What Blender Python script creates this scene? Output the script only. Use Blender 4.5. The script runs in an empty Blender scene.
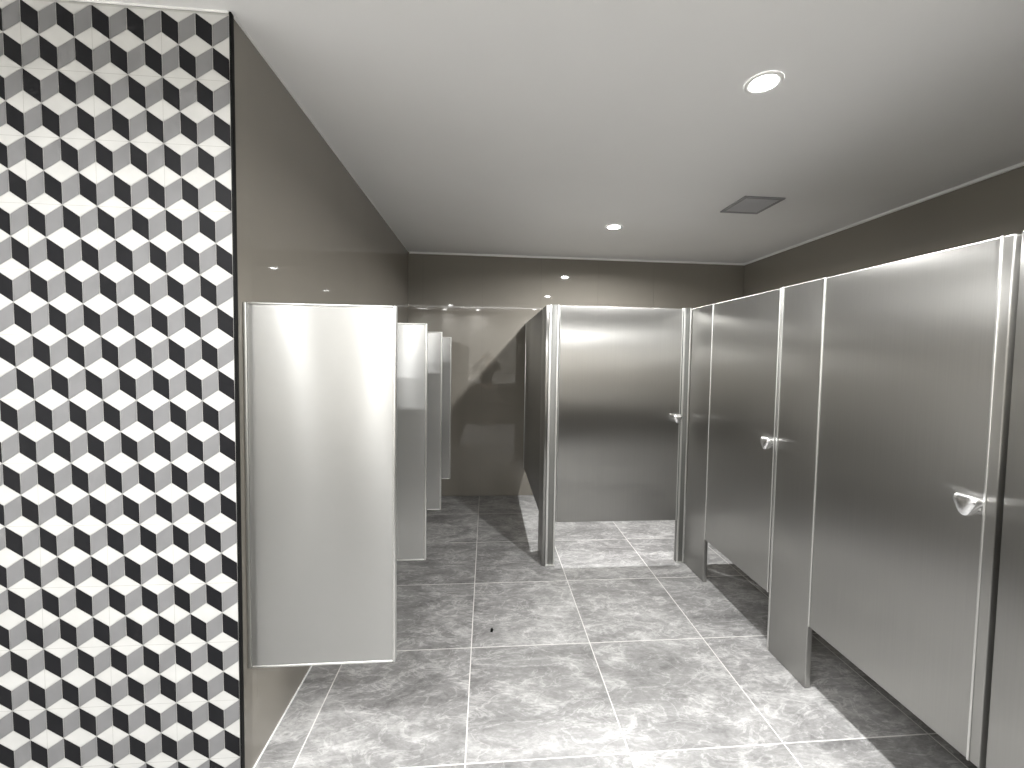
import bpy, bmesh, math, random
from mathutils import Vector, Matrix
random.seed(4)
S = bpy.context.scene
COL = S.collection

# ------------------------------------------------------------------ camera
cam_d = bpy.data.cameras.new('camera'); cam = bpy.data.objects.new('camera', cam_d); COL.objects.link(cam)
FPX, YAW, PITCH, ROLL, CAMH = 419.94, 0.0838, -0.0454, 0.0156, 1.4471
cam_d.sensor_width = 36.0; cam_d.lens = 36.0*FPX/1024.0
cam_d.shift_x = -9.725/1024.0; cam_d.shift_y = -7.173/1024.0
cam_d.clip_start = 0.02
_cy, _sy, _cp, _sp = math.cos(YAW), math.sin(YAW), math.cos(PITCH), math.sin(PITCH)
_F = Vector((_sy*_cp, _cy*_cp, _sp)); _R = Vector((_cy, -_sy, 0)); _U = _R.cross(_F)
_c, _s = math.cos(ROLL), math.sin(ROLL)
_R2 = _R*_c + _U*_s; _U2 = _U*_c - _R*_s
cam.matrix_world = Matrix(((_R2.x, _U2.x, -_F.x, 0), (_R2.y, _U2.y, -_F.y, 0), (_R2.z, _U2.z, -_F.z, CAMH), (0, 0, 0, 1)))
S.camera = cam

# ------------------------------------------------------------------ world, exposure
w = bpy.data.worlds.new('world'); S.world = w; w.use_nodes = True
w.node_tree.nodes['Background'].inputs[0].default_value = (0.9, 0.95, 1, 1)
w.node_tree.nodes['Background'].inputs[1].default_value = 0.0
S.view_settings.view_transform = 'Standard'; S.view_settings.look = 'None'
S.view_settings.gamma = 1.0; S.view_settings.use_curve_mapping = False
S.view_settings.exposure = 1.35
S.cycles.use_denoising = True
S.cycles.max_bounces = 10; S.cycles.diffuse_bounces = 6; S.cycles.glossy_bounces = 6
S.cycles.sample_clamp_indirect = 6.0
S.cycles.caustics_reflective = True
LAMP_W = 15.0

# ------------------------------------------------------------------ measures of the room
XL, XR, XS, XFL = -0.7965, 2.745, 1.423, -2.7      # left wall, right wall, stall front, far left wall
YB, YE, YT, YR = 4.347, 2.838, 1.408, -1.05          # back wall, end stall front, patterned wall, rear wall
H, ZS = 2.492, 1.807
TILE, GX, GY = 0.6, -0.0595, 2.0404

# ------------------------------------------------------------------ materials
def newmat(name):
    m = bpy.data.materials.new(name); m.use_nodes = True
    nt = m.node_tree; b = nt.nodes['Principled BSDF']
    return m, nt, b
def N(nt, t, **kw):
    n = nt.nodes.new(t)
    for k, v in kw.items(): setattr(n, k, v)
    return n
def L(nt, a, b): nt.links.new(a, b)
def math_(nt, op, a, b=None, c=None):
    n = N(nt, 'ShaderNodeMath', operation=op)
    for i, v in enumerate((a, b, c)):
        if v is None: continue
        if isinstance(v, (int, float)): n.inputs[i].default_value = v
        else: L(nt, v, n.inputs[i])
    return n.outputs[0]
def mixc(nt, f, a, b):
    n = N(nt, 'ShaderNodeMix', data_type='RGBA')
    if isinstance(f, (int, float)): n.inputs[0].default_value = f
    else: L(nt, f, n.inputs[0])
    for i, v in ((6, a), (7, b)):
        if isinstance(v, tuple): n.inputs[i].default_value = v if len(v) == 4 else v+(1,)
        else: L(nt, v, n.inputs[i])
    return n.outputs[2]
def simple(name, col, rough=0.5, metal=0.0, spec=0.5, noise=0.0, nscale=30):
    m, nt, b = newmat(name)
    b.inputs['Roughness'].default_value = rough; b.inputs['Metallic'].default_value = metal
    b.inputs['Specular IOR Level'].default_value = spec
    if noise:
        g = N(nt, 'ShaderNodeNewGeometry'); n = N(nt, 'ShaderNodeTexNoise'); n.inputs['Scale'].default_value = nscale
        n.inputs['Detail'].default_value = 4
        L(nt, g.outputs['Position'], n.inputs['Vector'])
        lo = tuple(c*(1-noise) for c in col); hi = tuple(min(1, c*(1+noise)) for c in col)
        L(nt, mixc(nt, n.outputs['Fac'], lo, hi), b.inputs['Base Color'])
    else: b.inputs['Base Color'].default_value = (*col, 1)
    return m
def steel(name, col, rough, aniso, blur, streak=0.05, bump=0.0015):
    """brushed steel; 'blur' is the direction the brushing smears reflections: 'h' or 'v'"""
    m, nt, b = newmat(name)
    b.inputs['Metallic'].default_value = 1.0
    b.inputs['Roughness'].default_value = rough
    b.inputs['Anisotropic'].default_value = aniso
    g = N(nt, 'ShaderNodeNewGeometry')
    if blur == 'h':
        c = N(nt, 'ShaderNodeVectorMath', operation='CROSS_PRODUCT'); L(nt, g.outputs['Normal'], c.inputs[0])
        c.inputs[1].default_value = (0.001, 0.001, 1)
        nn = N(nt, 'ShaderNodeVectorMath', operation='NORMALIZE'); L(nt, c.outputs[0], nn.inputs[0]); L(nt, nn.outputs[0], b.inputs['Tangent'])
        sc = (220, 220, 3)
    else:
        c = N(nt, 'ShaderNodeCombineXYZ'); c.inputs[2].default_value = 1.0
        L(nt, c.outputs[0], b.inputs['Tangent']); sc = (3, 3, 220)
    mp = N(nt, 'ShaderNodeMapping'); mp.inputs['Scale'].default_value = sc
    L(nt, g.outputs['Position'], mp.inputs['Vector'])
    n = N(nt, 'ShaderNodeTexNoise'); n.inputs['Scale'].default_value = 1; n.inputs['Detail'].default_value = 3
    L(nt, mp.outputs[0], n.inputs['Vector'])
    lo = tuple(x*(1-streak) for x in col); hi = tuple(min(1, x*(1+streak)) for x in col)
    L(nt, mixc(nt, n.outputs['Fac'], lo, hi), b.inputs['Base Color'])
    # sheet metal is never quite flat
    wv = N(nt, 'ShaderNodeTexNoise'); wv.inputs['Scale'].default_value = 1.6; wv.inputs['Detail'].default_value = 1
    L(nt, g.outputs['Position'], wv.inputs['Vector'])
    bp = N(nt, 'ShaderNodeBump'); bp.inputs['Strength'].default_value = 1.0; bp.inputs['Distance'].default_value = bump
    L(nt, wv.outputs['Fac'], bp.inputs['Height']); L(nt, bp.outputs[0], b.inputs['Normal'])
    return m
def emit(name, col, st):
    m, nt, b = newmat(name)
    b.inputs['Base Color'].default_value = (0.9, 0.9, 0.9, 1)
    b.inputs['Emission Color'].default_value = (*col, 1); b.inputs['Emission Strength'].default_value = st
    return m

M_door = steel('brushed_steel_door', (0.42, 0.415, 0.40), 0.34, 1.0, 'h')
M_screen = steel('brushed_steel_screen', (0.52, 0.52, 0.51), 0.25, 1.0, 'v', 0.04, 0.004)
def add_rough_lobe(m, col, rough, share):
    nt = m.node_tree; b = nt.nodes['Principled BSDF']; out = nt.nodes['Material Output']
    c = N(nt, 'ShaderNodeBsdfPrincipled'); c.inputs['Metallic'].default_value = 1; c.inputs['Roughness'].default_value = rough; c.inputs['Base Color'].default_value = (*col, 1)
    mx = N(nt, 'ShaderNodeMixShader'); mx.inputs[0].default_value = share
    L(nt, b.outputs[0], mx.inputs[1]); L(nt, c.outputs[0], mx.inputs[2]); L(nt, mx.outputs[0], out.inputs[0])
add_rough_lobe(M_screen, (0.46, 0.46, 0.45), 0.58, 0.62)
M_edge = simple('bright_steel_edge', (0.74, 0.74, 0.72), 0.36, 1.0)
M_chrome = simple('chrome', (0.92, 0.92, 0.93), 0.25, 1.0)
M_ceil = simple('ceiling_paint', (0.88, 0.88, 0.88), 0.75, 0, 0.3, 0.02, 3)
M_white = simple('white_trim_paint', (0.85, 0.85, 0.84), 0.5)
M_black = simple('black_edge_trim', (0.006, 0.006, 0.006), 0.6, 0, 0.15)
M_channel = simple('satin_channel', (0.42, 0.42, 0.40), 0.5, 1.0)
M_lamp = emit('lamp_diffuser', (1, 0.99, 0.97), 40)
M_grille = simple('grille_paint', (0.3, 0.3, 0.31), 0.6)
M_grille_backing = simple('grille_backing', (0.3, 0.3, 0.31), 0.8)  # plain backing plate, same grey as the grille frame but duller

def wall_mat(name, col, rough=0.07):
    m, nt, b = newmat(name)
    g = N(nt, 'ShaderNodeNewGeometry')
    n = N(nt, 'ShaderNodeTexNoise'); n.inputs['Scale'].default_value = 2.2; n.inputs['Detail'].default_value = 5
    L(nt, g.outputs['Position'], n.inputs['Vector'])
    L(nt, mixc(nt, n.outputs['Fac'], tuple(c*0.93 for c in col), tuple(c*1.07 for c in col)), b.inputs['Base Color'])
    b.inputs['Roughness'].default_value = rough
    b.inputs['Specular IOR Level'].default_value = 0.5
    return m
M_wall = wall_mat('polished_taupe_tile', (0.235, 0.218, 0.188), 0.03)
M_rear = wall_mat('light_taupe_tile', (0.47, 0.45, 0.415), 0.3)
M_joint = simple('wall_tile_joint', (0.16, 0.145, 0.125), 0.6)

def floor_mat():
    m, nt, b = newmat('slate_look_floor_tile')
    g = N(nt, 'ShaderNodeNewGeometry'); sp = N(nt, 'ShaderNodeSeparateXYZ'); L(nt, g.outputs['Position'], sp.inputs[0])
    u = math_(nt, 'DIVIDE', math_(nt, 'SUBTRACT', sp.outputs[0], GX), TILE)
    v = math_(nt, 'DIVIDE', math_(nt, 'SUBTRACT', sp.outputs[1], GY), TILE)
    def dist(a):
        f = math_(nt, 'FRACT', a)
        return math_(nt, 'MINIMUM', f, math_(nt, 'SUBTRACT', 1.0, f))
    d = math_(nt, 'MINIMUM', dist(u), dist(v))
    grout = math_(nt, 'LESS_THAN', d, 0.0040)
    # one random offset per tile so the stone pattern breaks at the joints
    cb = N(nt, 'ShaderNodeCombineXYZ'); L(nt, math_(nt, 'FLOOR', u), cb.inputs[0]); L(nt, math_(nt, 'FLOOR', v), cb.inputs[1])
    wn = N(nt, 'ShaderNodeTexWhiteNoise', noise_dimensions='2D'); L(nt, cb.outputs[0], wn.inputs['Vector'])
    sc = N(nt, 'ShaderNodeVectorMath', operation='SCALE'); L(nt, wn.outputs['Color'], sc.inputs[0]); sc.inputs['Scale'].default_value = 9
    ad = N(nt, 'ShaderNodeVectorMath', operation='ADD'); L(nt, g.outputs['Position'], ad.inputs[0]); L(nt, sc.outputs[0], ad.inputs[1])
    mp = N(nt, 'ShaderNodeMapping'); mp.inputs['Rotation'].default_value = (0, 0, 0.8); mp.inputs['Scale'].default_value = (1, 2.0, 1)
    L(nt, ad.outputs[0], mp.inputs['Vector'])
    n1 = N(nt, 'ShaderNodeTexNoise'); n1.inputs['Scale'].default_value = 3.0; n1.inputs['Detail'].default_value = 9; n1.inputs['Roughness'].default_value = 0.72; n1.inputs['Distortion'].default_value = 0.7
    L(nt, mp.outputs[0], n1.inputs['Vector'])
    n2 = N(nt, 'ShaderNodeTexNoise'); n2.inputs['Scale'].default_value = 30; n2.inputs['Detail'].default_value = 8; n2.inputs['Roughness'].default_value = 0.7; n2.inputs['Distortion'].default_value = 0.8
    L(nt, mp.outputs[0], n2.inputs['Vector'])
    n3 = N(nt, 'ShaderNodeTexNoise'); n3.inputs['Scale'].default_value = 5; n3.inputs['Detail'].default_value = 6; n3.inputs['Roughness'].default_value = 0.6; n3.inputs['Distortion'].default_value = 1.2
    L(nt, mp.outputs[0], n3.inputs['Vector'])
    vein = math_(nt, 'MAXIMUM', 0.0, math_(nt, 'SUBTRACT', 1.0, math_(nt, 'MULTIPLY', math_(nt, 'ABSOLUTE', math_(nt, 'SUBTRACT', n3.outputs['Fac'], 0.5)), 28.0)))
    s = math_(nt, 'ADD', math_(nt, 'ADD', math_(nt, 'MULTIPLY', n1.outputs['Fac'], 0.68), math_(nt, 'MULTIPLY', n2.outputs['Fac'], 0.32)), math_(nt, 'MULTIPLY', vein, 0.085))
    r = N(nt, 'ShaderNodeValToRGB'); L(nt, s, r.inputs[0])
    e = r.color_ramp.elements; e[0].position = 0.36; e[0].color = (0.14, 0.138, 0.137, 1); e[1].position = 0.68; e[1].color = (0.52, 0.515, 0.51, 1)
    mid = e.new(0.5); mid.color = (0.26, 0.257, 0.254, 1)
    tone = math_(nt, 'ADD', 0.86, math_(nt, 'MULTIPLY', wn.outputs['Value'], 0.28))
    ts = N(nt, 'ShaderNodeVectorMath', operation='SCALE'); L(nt, r.outputs[0], ts.inputs[0]); L(nt, tone, ts.inputs['Scale'])
    L(nt, mixc(nt, grout, ts.outputs[0], (0.68, 0.67, 0.65, 1)), b.inputs['Base Color'])
    L(nt, math_(nt, 'ADD', 0.34, math_(nt, 'MULTIPLY', n2.outputs['Fac'], 0.22)), b.inputs['Roughness'])
    bp = N(nt, 'ShaderNodeBump'); bp.inputs['Strength'].default_value = 0.55; bp.inputs['Distance'].default_value = 0.004
    L(nt, math_(nt, 'SUBTRACT', s, math_(nt, 'MULTIPLY', grout, 0.3)), bp.inputs['Height']); L(nt, bp.outputs[0], b.inputs['Normal'])
    return m
M_floor = floor_mat()

CW, CP = 0.0975, 0.0990            # width of one cube and pitch of the rows in the patterned tile
ZJ = 0.305                          # height of one horizontal joint
def cube_mat(name, col):
    m, nt, b = newmat(name)
    g = N(nt, 'ShaderNodeNewGeometry'); sp = N(nt, 'ShaderNodeSeparateXYZ'); L(nt, g.outputs['Position'], sp.inputs[0])
    def dist(a, o, per):
        f = math_(nt, 'FRACT', math_(nt, 'DIVIDE', math_(nt, 'SUBTRACT', a, o), per))
        return math_(nt, 'MINIMUM', f, math_(nt, 'SUBTRACT', 1.0, f))
    d = math_(nt, 'MINIMUM', dist(sp.outputs[0], XL-.004, 2*CW), dist(sp.outputs[2], ZJ, 2*CP))
    j = math_(nt, 'LESS_THAN', d, 0.0032)
    n = N(nt, 'ShaderNodeTexNoise'); n.inputs['Scale'].default_value = 14; n.inputs['Detail'].default_value = 5; L(nt, g.outputs['Position'], n.inputs['Vector'])
    base = mixc(nt, n.outputs['Fac'], tuple(c*0.88 for c in col), tuple(min(1, c*1.12) for c in col))
    L(nt, mixc(nt, j, base, (0.42, 0.42, 0.40, 1)), b.inputs['Base Color'])
    b.inputs['Roughness'].default_value = 0.5; b.inputs['Specular IOR Level'].default_value = 0.2
    return m
M_cw = cube_mat('cube_tile_white', (0.60, 0.60, 0.585))
M_cg = cube_mat('cube_tile_grey', (0.22, 0.22, 0.225))
M_cd = cube_mat('cube_tile_charcoal', (0.009, 0.009, 0.011))
M_grout = simple('cube_tile_grout', (0.50, 0.50, 0.48), 0.8)

# ------------------------------------------------------------------ mesh helpers
def box(bm, x0, x1, y0, y1, z0, z1, bev=0.0, seg=2):
    vs = [bm.verts.new(p) for p in ((x0,y0,z0),(x1,y0,z0),(x1,y1,z0),(x0,y1,z0),(x0,y0,z1),(x1,y0,z1),(x1,y1,z1),(x0,y1,z1))]
    fs = [bm.faces.new([vs[i] for i in q]) for q in ((3,2,1,0),(4,5,6,7),(0,1,5,4),(1,2,6,5),(2,3,7,6),(3,0,4,7))]
    if bev:
        es = list({e for f in fs for e in f.edges})
        bmesh.ops.bevel(bm, geom=es, offset=bev, segments=seg, affect='EDGES', profile=0.5)
    return bm
def cyl(bm, p0, p1, r0, r1=None, n=20, caps=True):
    r1 = r0 if r1 is None else r1
    a, b = Vector(p0), Vector(p1); d = (b-a).normalized()
    u = d.orthogonal().normalized(); v = d.cross(u)
    A = [bm.verts.new(a+(u*math.cos(t)+v*math.sin(t))*r0) for t in [2*math.pi*i/n for i in range(n)]]
    B = [bm.verts.new(b+(u*math.cos(t)+v*math.sin(t))*r1) for t in [2*math.pi*i/n for i in range(n)]]
    for i in range(n): bm.faces.new((A[i], A[(i+1)%n], B[(i+1)%n], B[i]))
    if caps: bm.faces.new(A[::-1]); bm.faces.new(B)
def lathe(bm, prof, c, n=40):
    """profile of (radius, z) about the vertical through c"""
    rings = []
    for r, z in prof:
        if r < 1e-6: rings.append([bm.verts.new((c[0], c[1], z))])
        else: rings.append([bm.verts.new((c[0]+r*math.cos(2*math.pi*i/n), c[1]+r*math.sin(2*math.pi*i/n), z)) for i in range(n)])
    for a, b in zip(rings, rings[1:]):
        for i in range(n):
            j = (i+1) % n
            if len(a) == 1 and len(b) == 1: continue
            if len(a) == 1: bm.faces.new((a[0], b[j], b[i]))
            elif len(b) == 1: bm.faces.new((a[i], a[j], b[0]))
            else: bm.faces.new((a[i], a[j], b[j], b[i]))
def obj(name, bm, mats, parent=None, smooth=False):
    bmesh.ops.recalc_face_normals(bm, faces=bm.faces)
    me = bpy.data.meshes.new(name); bm.to_mesh(me); bm.free()
    o = bpy.data.objects.new(name, me); COL.objects.link(o)
    for m in (mats if isinstance(mats, (list, tuple)) else [mats]): me.materials.append(m)
    if smooth:
        for p in me.polygons: p.use_smooth = True
        try: me.set_sharp_from_angle(angle=math.radians(40))
        except Exception: pass
    if parent:
        o.parent = parent
        o.matrix_parent_inverse = parent.matrix_world.inverted() if parent.type != 'EMPTY' else Matrix.Translation(-parent.location)
    return o
def thing(name, label, cat, loc, group=None):
    o = bpy.data.objects.new(name, None); COL.objects.link(o); o.location = loc; o.empty_display_size = 0.1
    o['label'] = label; o['category'] = cat
    if group: o['group'] = group
    return o
def tag(o, label, cat, group=None):
    o['label'] = label; o['category'] = cat
    if group: o['group'] = group
    return o
def struct(name, bm, mats, label=None, smooth=False):
    o = obj(name, bm, mats, None, smooth); o['kind'] = 'structure'
    if label: o['label'] = label
    return o
def bmn(): return bmesh.new()

# ------------------------------------------------------------------ the room
struct('floor', box(bmn(), XFL-.1, XR+.1, YR-.1, YB+.1, -.1, 0), M_floor, 'grey slate-look floor of square tiles with pale joints')
struct('ceiling', box(bmn(), XFL-.1, XR+.1, YR-.1, YB+.1, H, H+.1), M_ceil, 'white painted ceiling')

def tiled_wall(name, label, x0, x1, z0, z1, joint_x, joint_z, y, mat):
    """polished slabs facing -Y, each set a hair out of true as laid tiles are"""
    bm = bmn(); box(bm, x0, x1, y+.004, y+.1, z0, z1)
    nb = len(bm.faces)
    xs = [x0]+[j for j in joint_x if x0 < j < x1]+[x1]; zs = [z0]+[j for j in joint_z if z0 < j < z1]+[z1]
    rnd = random.Random(11); g = 0.0008
    for i in range(len(xs)-1):
        for k in range(len(zs)-1):
            a, b, c, d = xs[i]+g, xs[i+1]-g, zs[k]+g, zs[k+1]-g
            tx, tz = rnd.uniform(-1, 1)*0.0006, rnd.uniform(-1, 1)*0.0012
            v = [bm.verts.new(p) for p in ((a, y-tx-tz, c), (b, y+tx-tz, c), (b, y+tx+tz, d), (a, y-tx+tz, d))]
            w_ = [bm.verts.new((p.co.x, y+.006, p.co.z)) for p in v]
            bm.faces.new(v)
            for q in range(4): bm.faces.new((v[q], v[(q+1)%4], w_[(q+1)%4], w_[q]))
    for i, f in enumerate(bm.faces): f.material_index = 1 if i < nb else 0
    return struct(name, bm, [mat, M_joint], label)
tiled_wall('wall_back', 'polished taupe tiled wall at the far end', XL, XR+.1, 0, H, [-.05+.6*i for i in range(-1, 6)], [1.28], YB, M_wall)
struct('wall_left', box(bmn(), XL-.12, XL, YT+.102, YB+.1, 0, H), M_wall, 'polished taupe wall behind the urinal screens')
# return of the same wall between its corner and the patterned face
struct('wall_left_return', box(bmn(), XL-.0012, XL, YT+.004, YT+.1018, 0, H), M_wall)
struct('wall_right', box(bmn(), XR, XR+.1, YR-.1, YB, 0, H), M_wall, 'polished taupe wall above and behind the stall row')
struct('wall_rear', box(bmn(), XFL-.1, XR, YR-.1, YR, 0, H), M_rear, 'pale taupe wall behind the camera')
struct('wall_far_left', box(bmn(), XFL-.1, XFL, YR, YT+.1, 0, H), M_white, 'pale wall left of the camera')

# wall with the tumbling block pattern
def clip(poly, ax, val, keep_less):
    out = []
    for i in range(len(poly)):
        a, b = poly[i], poly[(i+1) % len(poly)]
        ia = (a[ax] <= val) == keep_less or a[ax] == val; ib = (b[ax] <= val) == keep_less or b[ax] == val
        if ia: out.append(a)
        if ia != ib:
            t = (val-a[ax])/(b[ax]-a[ax]); out.append((a[0]+(b[0]-a[0])*t, a[1]+(b[1]-a[1])*t))
    return out
def shrink(poly, d):
    c = (sum(p[0] for p in poly)/4, sum(p[1] for p in poly)/4); out = []
    for p in poly:
        l = math.hypot(p[0]-c[0], p[1]-c[1]); k = (l-d)/l; out.append((c[0]+(p[0]-c[0])*k, c[1]+(p[1]-c[1])*k))
    return out
bm = bmn(); box(bm, XFL, XL-.0015, YT+.001, YT+.1, 0, H); 
for f in bm.faces: f.material_index = 3
hw, q = CW/2, CP/3.0
r0 = int(-(ZJ)/CP)-2
for r in range(r0, r0+int(H/CP)+6):
    zc = ZJ+r*CP
    off = -hw if r % 2 == 0 else 0.0
    for c in range(-1, int((XL-XFL)/CW)+2):
        xc = XL-.004+off-c*CW
        T = (xc, zc+q); B = (xc, zc-q); Lf = (xc-hw, zc); Rt = (xc+hw, zc)
        for poly, mi in (([T, Rt, B, Lf], 0), ([Lf, B, (xc, zc-q-2*q), (xc-hw, zc-2*q)], 2), ([B, Rt, (xc+hw, zc-2*q), (xc, zc-3*q)], 1)):
            pl = shrink(poly, 0.0012)
            for ax, val, kl in ((0, XL-.001, True), (0, XFL, False), (1, H-.012, True), (1, 0, False)):
                if len(pl) >= 3: pl = clip(pl, ax, val, kl)
            if len(pl) < 3: continue
            f = bm.faces.new([bm.verts.new((p[0], YT, p[1])) for p in pl]); f.material_index = mi
me_o = struct('wall_front_left', bm, [M_cw, M_cg, M_cd, M_grout], 'wall of cube-patterned tiles in white, grey and charcoal')
# black corner profile
struct('trim_1', box(bmn(), XL-.002, XL+.0045, YT-.004, YT+.012, 0, H-.001, .0015), M_black, 'black corner profile of the patterned tile wall')
# pale shadow line round the ceiling
def trim(name, *a): struct(name, box(bmn(), *a), M_white)
trim('trim_2', XL+.012, XR-.012, YB-.012, YB-.001, H-.018, H)
trim('trim_3', XR-.012, XR, YR+.012, YB-.001, H-.018, H)
trim('trim_4', XL, XL+.006, YT+.014, YB-.013, H-.005, H)
trim('trim_5', XFL, XL-.003, YT-.004, YT-.001, H-.006, H)
# sealant joint at the foot of the walls
struct('trim_7', box(bmn(), XL, XL+.006, YT+.014, YB-.002, 0, .005, .001), M_white)
struct('trim_8', box(bmn(), XL+.007, .37, YB-.006, YB-.0015, 0, .004, .001), M_joint)

# ------------------------------------------------------------------ lamps
def downlight(x, y, label, power=1.0):
    t = thing('ceiling_downlight', label, 'ceiling light', (x, y, H), 'recessed round downlights in the ceiling')
    bm = bmn(); lathe(bm, [(.046, H-.001), (.0485, H-.0035), (.060, H-.006), (.0645, H-.004), (.066, H-.0005)], (x, y)); obj('trim_ring', bm, M_white, t, True)
    bm = bmn(); lathe(bm, [(0, H-.003), (.047, H-.003), (.047, H-.0005)], (x, y)); obj('diffuser', bm, M_lamp, t)
    ld = bpy.data.lights.new('downlight_lamp', 'AREA'); ld.shape = 'DISK'; ld.size = .085; ld.energy = LAMP_W*power
    ld.color = (1, 1, .992); ld.spread = math.radians(165)
    lo = bpy.data.objects.new('downlight_lamp', ld); COL.objects.link(lo); lo.parent = t; lo.location = (0, 0, -.0075)
    return t
downlight(1.0234, 1.5441, 'round ceiling downlight nearest the viewer, largest in view')
downlight(.9898, 3.3003, 'smaller round ceiling downlight over the end stall by the back wall', 1.55)
for x, y, lb, pw in ((1.0, -.45, 'round ceiling downlight behind the camera near the stall row', 1.05),
                 (-.22, -.72, 'round ceiling downlight behind the photographer over the middle of the counter', .8),
                 (-.95, -.75, 'round ceiling downlight over the left half of the counter', .6),
                 (-.76, .06, 'round ceiling downlight above and left of the photographer', .55),
                 (-1.38, .06, 'round ceiling downlight furthest left, in front of the patterned wall', .6)):
    downlight(x, y, lb, pw)

t = thing('linear_ceiling_light', 'slim linear ceiling light mirrored as a thin line in the back wall', 'ceiling light', (-.2, -.15, H))
obj('profile', box(bmn(), -1.7, 1.3, -.166, -.134, H-.012, H-.0005, .002), M_white, t)
obj('diffuser', box(bmn(), -1.69, 1.29, -.161, -.139, H-.022, H-.0122, .003), emit('linear_diffuser', (1, .99, .97), 5.0), t)
# ------------------------------------------------------------------ ceiling extract grille
gx0, gx1, gy0, gy1 = 1.613, 1.885, 2.575, 2.862
t = thing('ceiling_vent', 'square grey extract grille in the ceiling near the stall row', 'ceiling vent', ((gx0+gx1)/2, (gy0+gy1)/2, H))
bm = bmn()
for a in ((gx0, gx1, gy0, gy0+.022), (gx0, gx1, gy1-.022, gy1), (gx0, gx0+.022, gy0+.022, gy1-.022), (gx1-.022, gx1, gy0+.022, gy1-.022)):
    box(bm, *a, H-.010, H-.0005, .002)
obj('frame', bm, M_grille, t)
obj('backing', box(bmn(), gx0+.02, gx1-.02, gy0+.02, gy1-.02, H-.0025, H-.0008), M_grille_backing, t)
bm = bmn(); k = 12; ww = (gy1-gy0-.044)/k
for i in range(k):
    box(bm, gx0+.022, gx1-.022, gy0+.022+i*ww+.003, gy0+.022+(i+1)*ww-.006, H-.008, H-.004)
obj('louvres', bm, simple('louvre_paint', (0.6, 0.6, 0.62), 0.6), t)

# ------------------------------------------------------------------ urinal screens on the left wall
ZP0, ZP1, XP = .375, 1.616, -.307
def urinal_screen(y, label):
    t = thing('urinal_screen', label, 'partition', (XL, y, ZP0), 'steel privacy screens along the left wall')
    # gently bowed sheet, as thin steel skins are
    bm = bmn(); nx, nz = 10, 24; th = .022
    def P(i, k, s):
        u, v = i/nx, k/nz; e = math.sin(math.pi*u)*math.sin(math.pi*v)
        bow = .0035*e*math.sin(v*5.2+.8)
        x = XL+.012+(XP-.006-XL-.012)*u; z = ZP0+.006+(ZP1-ZP0-.012)*v
        return (x, y+(0 if s == 0 else th)+(bow if s == 0 else 0), z)
    g = [[[bm.verts.new(P(i, k, s)) for k in range(nz+1)] for i in range(nx+1)] for s in (0, 1)]
    for s in (0, 1):
        for i in range(nx):
            for k in range(nz): bm.faces.new((g[s][i][k], g[s][i+1][k], g[s][i+1][k+1], g[s][i][k+1]))
    for i in range(nx):
        for k in (0, nz): bm.faces.new((g[0][i][k], g[0][i+1][k], g[1][i+1][k], g[1][i][k]))
    for k in range(nz):
        for i in (0, nx): bm.faces.new((g[0][i][k], g[0][i][k+1], g[1][i][k+1], g[1][i][k]))
    obj('panel', bm, M_screen, t, True)
    y0, y1 = y-.003, y+th+.003
    obj('edge_trim', box(bmn(), XP-.008, XP, y0, y1, ZP0, ZP1, .003, 3), M_edge, t, True)
    obj('edge_trim', box(bmn(), XL+.012, XP-.0085, y0, y1, ZP1-.008, ZP1, .003, 3), M_edge, t, True)
    obj('edge_trim', box(bmn(), XL+.012, XP-.0085, y0, y1, ZP0, ZP0+.008, .003, 3), M_edge, t, True)
    obj('wall_channel', box(bmn(), XL, XL+.0115, y-.006, y+th+.006, ZP0+.004, ZP1-.001, .002), M_channel, t, True)
    return t
for y, lb in ((1.456, 'large steel urinal screen nearest the viewer beside the patterned wall'),
              (2.198, 'steel urinal screen second from the patterned wall with a bright streak'),
              (2.928, 'narrow-looking steel urinal screen third along the left wall'),
              (3.679, 'furthest and smallest-looking steel urinal screen near the back wall')):
    urinal_screen(y, lb)

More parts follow.
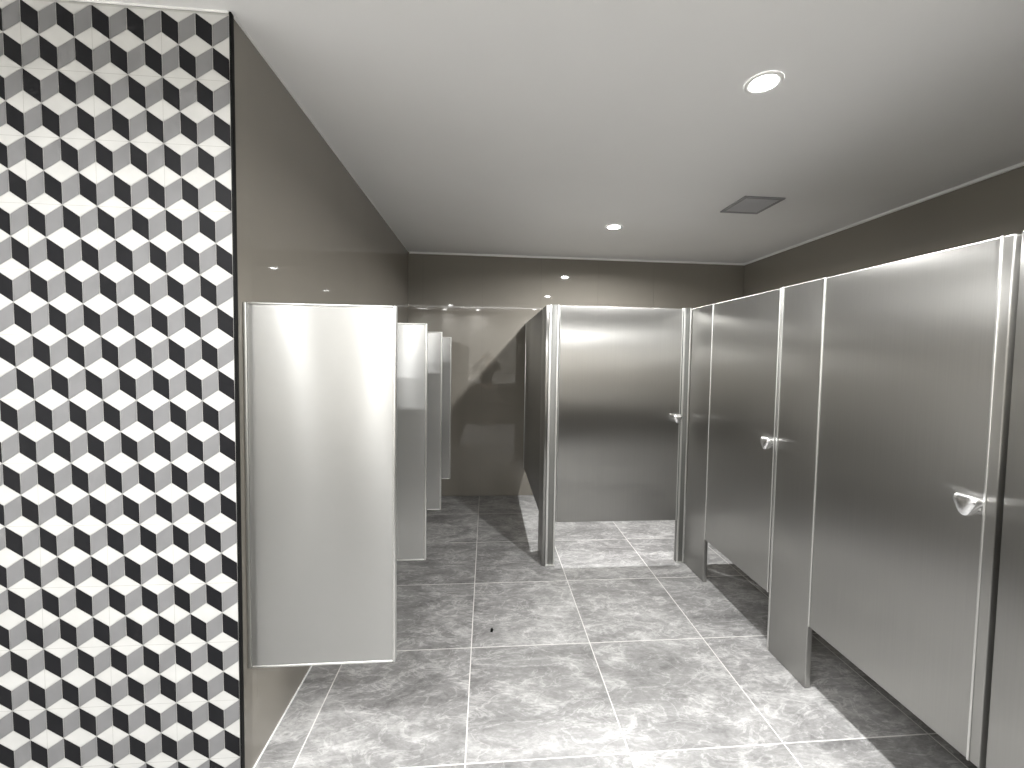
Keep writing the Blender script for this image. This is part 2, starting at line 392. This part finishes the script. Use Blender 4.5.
# ------------------------------------------------------------------ toilet stalls
TH = .026
def slab(bm, plane, a0, a1, z0, z1, off0=0.0, off1=TH, bev=.0035):
    """plane 'x': face at x=XS running along Y; plane 'y': face at y=YE running along X. off grows away from the viewer side"""
    if plane == 'x': return box(bm, XS+off0, XS+off1, a0, a1, z0, z1, bev, 3)
    return box(bm, a0, a1, YE+off0, YE+off1, z0, z1, bev, 3)
def latch(parent, plane, a, z):
    """rounded three-cornered knob, flat side up, on a short neck"""
    def W(u, v, d):   # u along the door, v up, d out of the door
        return (XS-d, a-u, z+v) if plane == 'x' else (a+u, YE-d, z+v)
    pts = []
    R, rr = .017, .016
    for ang0 in (90+60, 90-60, -90):       # corners: upper left, upper right, lower
        cx, cz = R*math.cos(math.radians(ang0)), R*math.sin(math.radians(ang0))*(1.25 if ang0 == -90 else 1)
        for s in range(7):
            an = math.radians(ang0+60-20*s); pts.append((cx+rr*math.cos(an), cz+rr*math.sin(an)))
    bm = bmn(); rings = []
    for k, d in ((.86, .003), (.94, .014), (1.02, .028), (1.02, .032), (.94, .036), (.75, .0392), (.45, .0415), (.15, .0425)):
        rings.append([bm.verts.new(W(p[0]*k, p[1]*k, d)) for p in pts])
    n = len(pts)
    for A, B in zip(rings, rings[1:]):
        for i in range(n): bm.faces.new((A[i], A[(i+1)%n], B[(i+1)%n], B[i]))
    bm.faces.new(rings[0]); bm.faces.new(rings[-1])
    kn = obj('latch_knob', bm, M_chrome, parent, True)
    bm = bmn(); cyl(bm, W(0, 0, .0), W(0, 0, .016), .013); obj('neck', bm, M_chrome, kn, True)
    bm = bmn(); box_pts = [W(-.016, -.018, .0), W(.020, .018, .002)]
    lo = [min(p[i] for p in box_pts) for i in range(3)]; hi = [max(p[i] for p in box_pts) for i in range(3)]
    box(bm, lo[0], hi[0], lo[1], hi[1], lo[2], hi[2], .001); obj('latch_plate', bm, M_edge, parent, True)
ZD = .287
def door(plane, a0, a1, latch_at, label, zb=ZD, lip=0.0):
    loc = (XS, (a0+a1)/2, zb) if plane == 'x' else ((a0+a1)/2, YE, zb)
    t = thing('stall_door', label, 'stall door', loc, 'steel toilet stall doors')
    obj('door_leaf', slab(bmn(), plane, a0+(.0065 if not lip else 0), a1-.0065, zb, ZS-.002), M_door, t, True)
    for e in (a0, a1):
        s = (e+lip, e+lip+.006) if e == a0 else (e-.006, e)
        obj('edge_trim', slab(bmn(), plane, s[0], s[1], zb, ZS-.001, -.004, (TH if not (lip and e == a0) else -.0002), .0028 if not (lip and e == a0) else .0016), M_edge, t, True)
    if latch_at is not None: latch(t, plane, latch_at, 1.045)
    return t
def pilaster(plane, a0, a1, label, z1=ZS):
    loc = (XS, (a0+a1)/2, 0) if plane == 'x' else ((a0+a1)/2, YE, 0)
    t = thing('stall_pilaster', label, 'pilaster', loc, 'steel pilasters between the stall doors')
    obj('panel', slab(bmn(), plane, a0, a1, .002, z1), M_door, t, True)
    return t
# the row along the right
G = .004
p = pilaster('x', 2.570, YE-.001, 'narrow steel pilaster in the inner corner of the stalls')
door('x', 1.948, 2.566, 1.978, 'middle steel stall door, right of the inner corner')
p = pilaster('x', 1.687, 1.944, 'steel pilaster between the two doors on the right')
obj('hinge_channel', slab(bmn(), 'x', 1.926, 1.938, .004, ZS+.001, -.003, 0.0, .0012), M_edge, p, True)
door('x', 1.040, 1.683, 1.094, 'large steel stall door nearest the viewer on the right', ZD, .024)
p = pilaster('x', .80, 1.026, 'steel pilaster at the right edge of the picture')
door('x', .176, .796, .215, 'steel stall door right beside the camera, outside the picture')
pilaster('x', -.08, .172, 'steel pilaster beside the camera, outside the picture')
door('x', -.70, -.084, -.66, 'steel stall door behind the camera')
pilaster('x', YR+.002, -.704, 'steel pilaster against the rear wall')
# end stall facing the viewer
def post(x0, x1, label, shoe=True):
    t = thing('stall_post', label, 'post', ((x0+x1)/2, YE, 0), 'steel posts either side of the end stall door')
    obj('post_body', box(bmn(), x0, x1, YE-.004, YE+TH+.004, .004, ZS+.003, .002), simple('satin_post', (0.27, 0.27, 0.26), 0.5, 1.0), t, True)
    wd = x1-x0
    for a, b in ((x0, x0+wd*.24), (x0+wd*.80, x1)):
        obj('edge_trim', box(bmn(), a, b, YE-.009, YE-.0035, .006, ZS+.002, .0024, 3), M_edge, t, True)
    obj('floor_shoe', box(bmn(), x0, x1+.003, YE-.012, YE+TH+.006, 0, .012, .003), M_edge, t, True)
post(.420, .487, 'slim steel post at the open end of the end stall')
post(1.364, 1.419, 'slim steel post where the end stall meets the stall row')
door('y', .491, 1.360, 1.330, 'wide steel stall door facing the viewer at the far end', .308)
# side of the end stall: short pilaster, then a raised panel running to the back wall
t = thing('stall_pilaster', 'narrow steel pilaster on the side of the end stall', 'pilaster', (.412, 2.96, 0), 'steel pilasters between the stall doors')
obj('panel', box(bmn(), .400, .4185, YE-.002, 3.075, .002, ZS, .002), M_door, t, True)
t = thing('stall_partition', 'dark steel side panel of the end stall reaching the back wall', 'partition', (.412, 3.7, .3))
obj('panel', box(bmn(), .402, .422, 3.078, YB-.014, .30, ZS, .002), M_door, t, True)
obj('wall_channel', box(bmn(), .396, .428, YB-.016, YB-.002, .30, ZS, .002), M_edge, t, True)
# partitions inside the row
def inner(y, lb):
    t = thing('stall_partition', lb, 'partition', ((XS+XR)/2, y, .3), 'steel partitions between the stalls')
    obj('panel', box(bmn(), XS+TH+.001, XR-.014, y-.011, y+.011, .30, ZS-.003, .002), M_door, t, True)
    obj('wall_channel', box(bmn(), XR-.016, XR-.001, y-.016, y+.016, .30, ZS-.002, .002), M_edge, t, True)
inner(YE+.013, 'steel partition behind the inner corner, seen below the middle door')
inner(1.82, 'steel partition behind the pilaster between the two right doors')
inner(.925, 'steel partition behind the pilaster at the right edge')
inner(.05, 'steel partition beside the camera')

# ------------------------------------------------------------------ behind the camera, seen in the polished wall and the steel
M_stone = simple('vanity_stone', (0.62, 0.61, 0.58), 0.2, 0, .5, .08, 12)
M_van = simple('vanity_dark_front', (0.075, 0.068, 0.058), 0.35)
t = thing('vanity_unit', 'dark vanity counter behind the camera, mirrored in the polished wall', 'vanity', (-.6, (YR-.5)/2, 0))
obj('cabinet', box(bmn(), -2.0, 1.0, YR+.003, -.53, .10, .86, .003), M_van, t)
obj('plinth', box(bmn(), -1.96, .96, YR+.003, -.58, 0, .10), M_black, t)
obj('worktop', box(bmn(), -2.02, 1.02, YR+.003, -.50, .86, .90, .004), M_stone, t)
def tap(x, lb):
    t = thing('tap', lb, 'tap', (x, -.95, .90), 'chrome taps on the vanity counter')
    bm = bmn(); cyl(bm, (x, -.95, .901), (x, -.95, .908), .026); cyl(bm, (x, -.95, .908), (x, -.95, 1.02), .014)
    pr = [(x, -.95, 1.01), (x, -.92, 1.035), (x, -.86, 1.035), (x, -.825, 1.015)]
    for a, b in zip(pr, pr[1:]): cyl(bm, a, b, .011)
    obj('spout', bm, M_chrome, t, True)
    bm = bmn(); cyl(bm, (x, -.95, 1.02), (x, -.95, 1.035), .016); cyl(bm, (x, -.95, 1.035), (x+.05, -.95, 1.05), .006, .005); obj('handle', bm, M_chrome, t, True)
    b = thing('wash_basin', lb.replace('chrome tap', 'white wash basin'), 'basin', (x, -.76, .90), 'white wash basins on the vanity counter')
    bm = bmn(); lathe(bm, [(0, .904), (.10, .906), (.13, .92), (.150, .955), (.158, .955), (.145, .92), (.11, .9015), (0, .9012)], (x, -.68), 32)
    obj('bowl', bm, M_white, b, True)
tap(-.385, 'chrome tap on the counter behind the camera, to the left')
tap(.115, 'chrome tap on the counter behind the camera, in the middle')
tap(.625, 'chrome tap on the counter behind the camera, to the right')

# ------------------------------------------------------------------ the photographer, mirrored in the polished back wall
M_skin = simple('skin', (0.42, 0.26, 0.19), 0.5, 0, .4)
M_shirt = simple('dark_shirt', (0.035, 0.036, 0.042), 0.85, 0, .2, .2, 60)
M_trous = simple('dark_trousers', (0.022, 0.024, 0.032), 0.85, 0, .2)
M_hair = simple('dark_hair', (0.015, 0.011, 0.009), 0.6)
M_shoe = simple('shoe_leather', (0.02, 0.02, 0.02), 0.4)
def skinned(name, verts, edges, mat, parent, root=0, sub=2):
    me = bpy.data.meshes.new(name); me.from_pydata([v[:3] for v in verts], edges, [])
    o = bpy.data.objects.new(name, me); COL.objects.link(o); me.materials.append(mat)
    sk = o.modifiers.new('Skin', 'SKIN'); sk.use_smooth_shade = True
    for i, v in enumerate(verts):
        r = v[3]; rx, ry = (r, r) if not isinstance(r, tuple) else r
        me.skin_vertices[0].data[i].radius = (rx, ry); me.skin_vertices[0].data[i].use_root = (i == root)
    sb = o.modifiers.new('Subdivision', 'SUBSURF'); sb.levels = sub; sb.render_levels = sub
    o.parent = parent; o.matrix_parent_inverse = Matrix.Translation(-parent.location)
    return o
PX, PY = .0, -.30
per = thing('person', 'photographer in dark clothes holding up a phone, mirrored in the back wall', 'person', (PX, PY, 0))
V, E = [], []
def av(x, y, z, r, par=None):
    V.append((PX+x, PY+y, z, r))
    if par is not None: E.append((par, len(V)-1))
    return len(V)-1
pel = av(0, 0, .84, (.125, .09)); wa = av(0, .0, .98, (.11, .08), pel); ch = av(0, -.005, 1.16, (.13, .09), wa)
nb = av(0, -.005, 1.27, (.07, .06), ch); nk = av(0, .005, 1.335, .045, nb); jw = av(0, .03, 1.385, (.052, .06), nk)
hd = av(0, .022, 1.45, (.068, .082), jw); cr = av(0, .012, 1.51, (.058, .07), hd)
for s in (-1, 1):
    h_ = av(.085*s, 0, .79, .078, pel); k_ = av(.095*s, .012, .44, .052, h_); c_ = av(.098*s, -.006, .30, .05, k_); a_ = av(.10*s, -.015, .085, .034, c_)
    hl = av(.10*s, -.02, .045, .032, a_); f_ = av(.105*s, .06, .035, .032, hl); av(.11*s, .13, .026, .022, f_)
    sh = av(.155*s, -.005, 1.245, .052, ch); el = av(.275*s, .08, 1.17, .040, sh); fa = av(.215*s, .16, 1.29, .036, el)
    wr = av(.125*s, .215, 1.395, .024, fa); pm = av(.112*s, .236, 1.43, (.030, .016), wr)
    for i, (dz, ln) in enumerate(((.030, 1.0), (.012, 1.08), (-.006, 1.0), (-.024, .82))):
        a1 = av(.094*s, .272, 1.447+dz, .0095, pm); a2 = av(.068*s*1.0, .278, 1.450+dz*1.05, .0082, a1); av((.068-.026*ln)*s, .279, 1.452+dz*1.05, .007, a2)
    t1 = av(.100*s, .222, 1.40, .011, wr); t2 = av(.070*s, .224, 1.412, .0095, t1); av(.050*s, .226, 1.424, .0085, t2)
skinned('body', V, E, M_skin, per)
# shirt with long sleeves
V2 = [(PX, PY, .80, (.14, .105)), (PX, PY, .98, (.125, .095)), (PX, PY-.005, 1.16, (.145, .105)), (PX, PY-.005, 1.262, (.085, .075))]; E2 = [(0, 1), (1, 2), (2, 3)]
for s in (-1, 1):
    b = len(V2)
    V2 += [(PX+.155*s, PY-.005, 1.245, .066), (PX+.275*s, PY+.08, 1.17, .054), (PX+.215*s, PY+.16, 1.29, .046), (PX+.15*s, PY+.20, 1.366, .036)]
    E2 += [(2, b), (b, b+1), (b+1, b+2), (b+2, b+3)]
skinned('shirt', V2, E2, M_shirt, per)
V3 = [(PX, PY, .86, (.135, .10))]; E3 = []
for s in (-1, 1):
    b = len(V3)
    V3 += [(PX+.085*s, PY, .77, .093), (PX+.095*s, PY+.012, .44, .068), (PX+.10*s, PY-.012, .10, .056)]
    E3 += [(0, b), (b, b+1), (b+1, b+2)]
skinned('trousers', V3, E3, M_trous, per)
for s in (-1, 1):
    skinned('shoe', [(PX+.10*s, PY-.03, .045, .042), (PX+.103*s, PY+.05, .038, .04), (PX+.11*s, PY+.14, .030, .030)], [(0, 1), (1, 2)], M_shoe, per)
bm = bmn(); bmesh.ops.create_uvsphere(bm, u_segments=24, v_segments=16, radius=1)
for v in list(bm.verts):
    x, y, z = v.co
    if y > .35 and z < .35: bm.verts.remove(v)
for v in bm.verts:
    v.co = Vector((PX+v.co.x*.086, PY+.004+v.co.y*.098, 1.475+v.co.z*.095 - (.03 if v.co.z < 0 else 0)))
obj('hair', bm, M_hair, per, True)
M_eye = simple('eye', (0.02, 0.015, 0.012), 0.2)
for s in (-1, 1):
    bm = bmn(); bmesh.ops.create_uvsphere(bm, u_segments=12, v_segments=8, radius=.010, matrix=Matrix.Translation((PX+.030*s, PY+.098, 1.448))); obj('eye', bm, M_eye, per, True)
    bm = bmn(); bmesh.ops.create_uvsphere(bm, u_segments=12, v_segments=8, radius=1, matrix=Matrix.Translation((PX+.075*s, PY+.02, 1.43)) @ Matrix.Diagonal((.010, .02, .03, 1))); obj('ear', bm, M_skin, per, True)
bm = bmn(); bmesh.ops.create_cone(bm, segments=12, radius1=.015, radius2=.006, depth=.045, cap_ends=True, matrix=Matrix.Translation((PX, PY+.104, 1.425)) @ Matrix.Rotation(-.35, 4, 'X')); obj('nose', bm, M_skin, per, True)
M_lip = simple('lips', (0.35, 0.14, 0.12), 0.45)
bm = bmn(); bmesh.ops.create_uvsphere(bm, u_segments=12, v_segments=8, radius=1, matrix=Matrix.Translation((PX, PY+.095, 1.386)) @ Matrix.Diagonal((.022, .008, .007, 1))); obj('mouth', bm, M_lip, per, True)
# phone
t = thing('phone', 'dark phone held up sideways by the photographer', 'phone', (0, -.045, CAMH))
obj('phone_body', box(bmn(), -.074, .074, -.050, -.041, CAMH-.036, CAMH+.036, .003), M_black, t, True)
bm = bmn(); cyl(bm, (-.05, -.041, CAMH+.018), (-.05, -.038, CAMH+.018), .008); obj('lens', bm, M_chrome, t, True)

# ------------------------------------------------------------------ a scrap on the floor
bm = bmn()
vs = [bm.verts.new(p) for p in ((.036, 2.155, .001), (.047, 2.150, .001), (.052, 2.166, .005), (.046, 2.185, .002), (.038, 2.172, .006))]
f = bm.faces.new(vs); r = bmesh.ops.extrude_face_region(bm, geom=[f])
for v in [g for g in r['geom'] if isinstance(g, bmesh.types.BMVert)]: v.co.z += .002
tag(obj('leaf_scrap', bm, M_black), 'tiny dark scrap lying on a floor tile in mid floor', 'scrap')
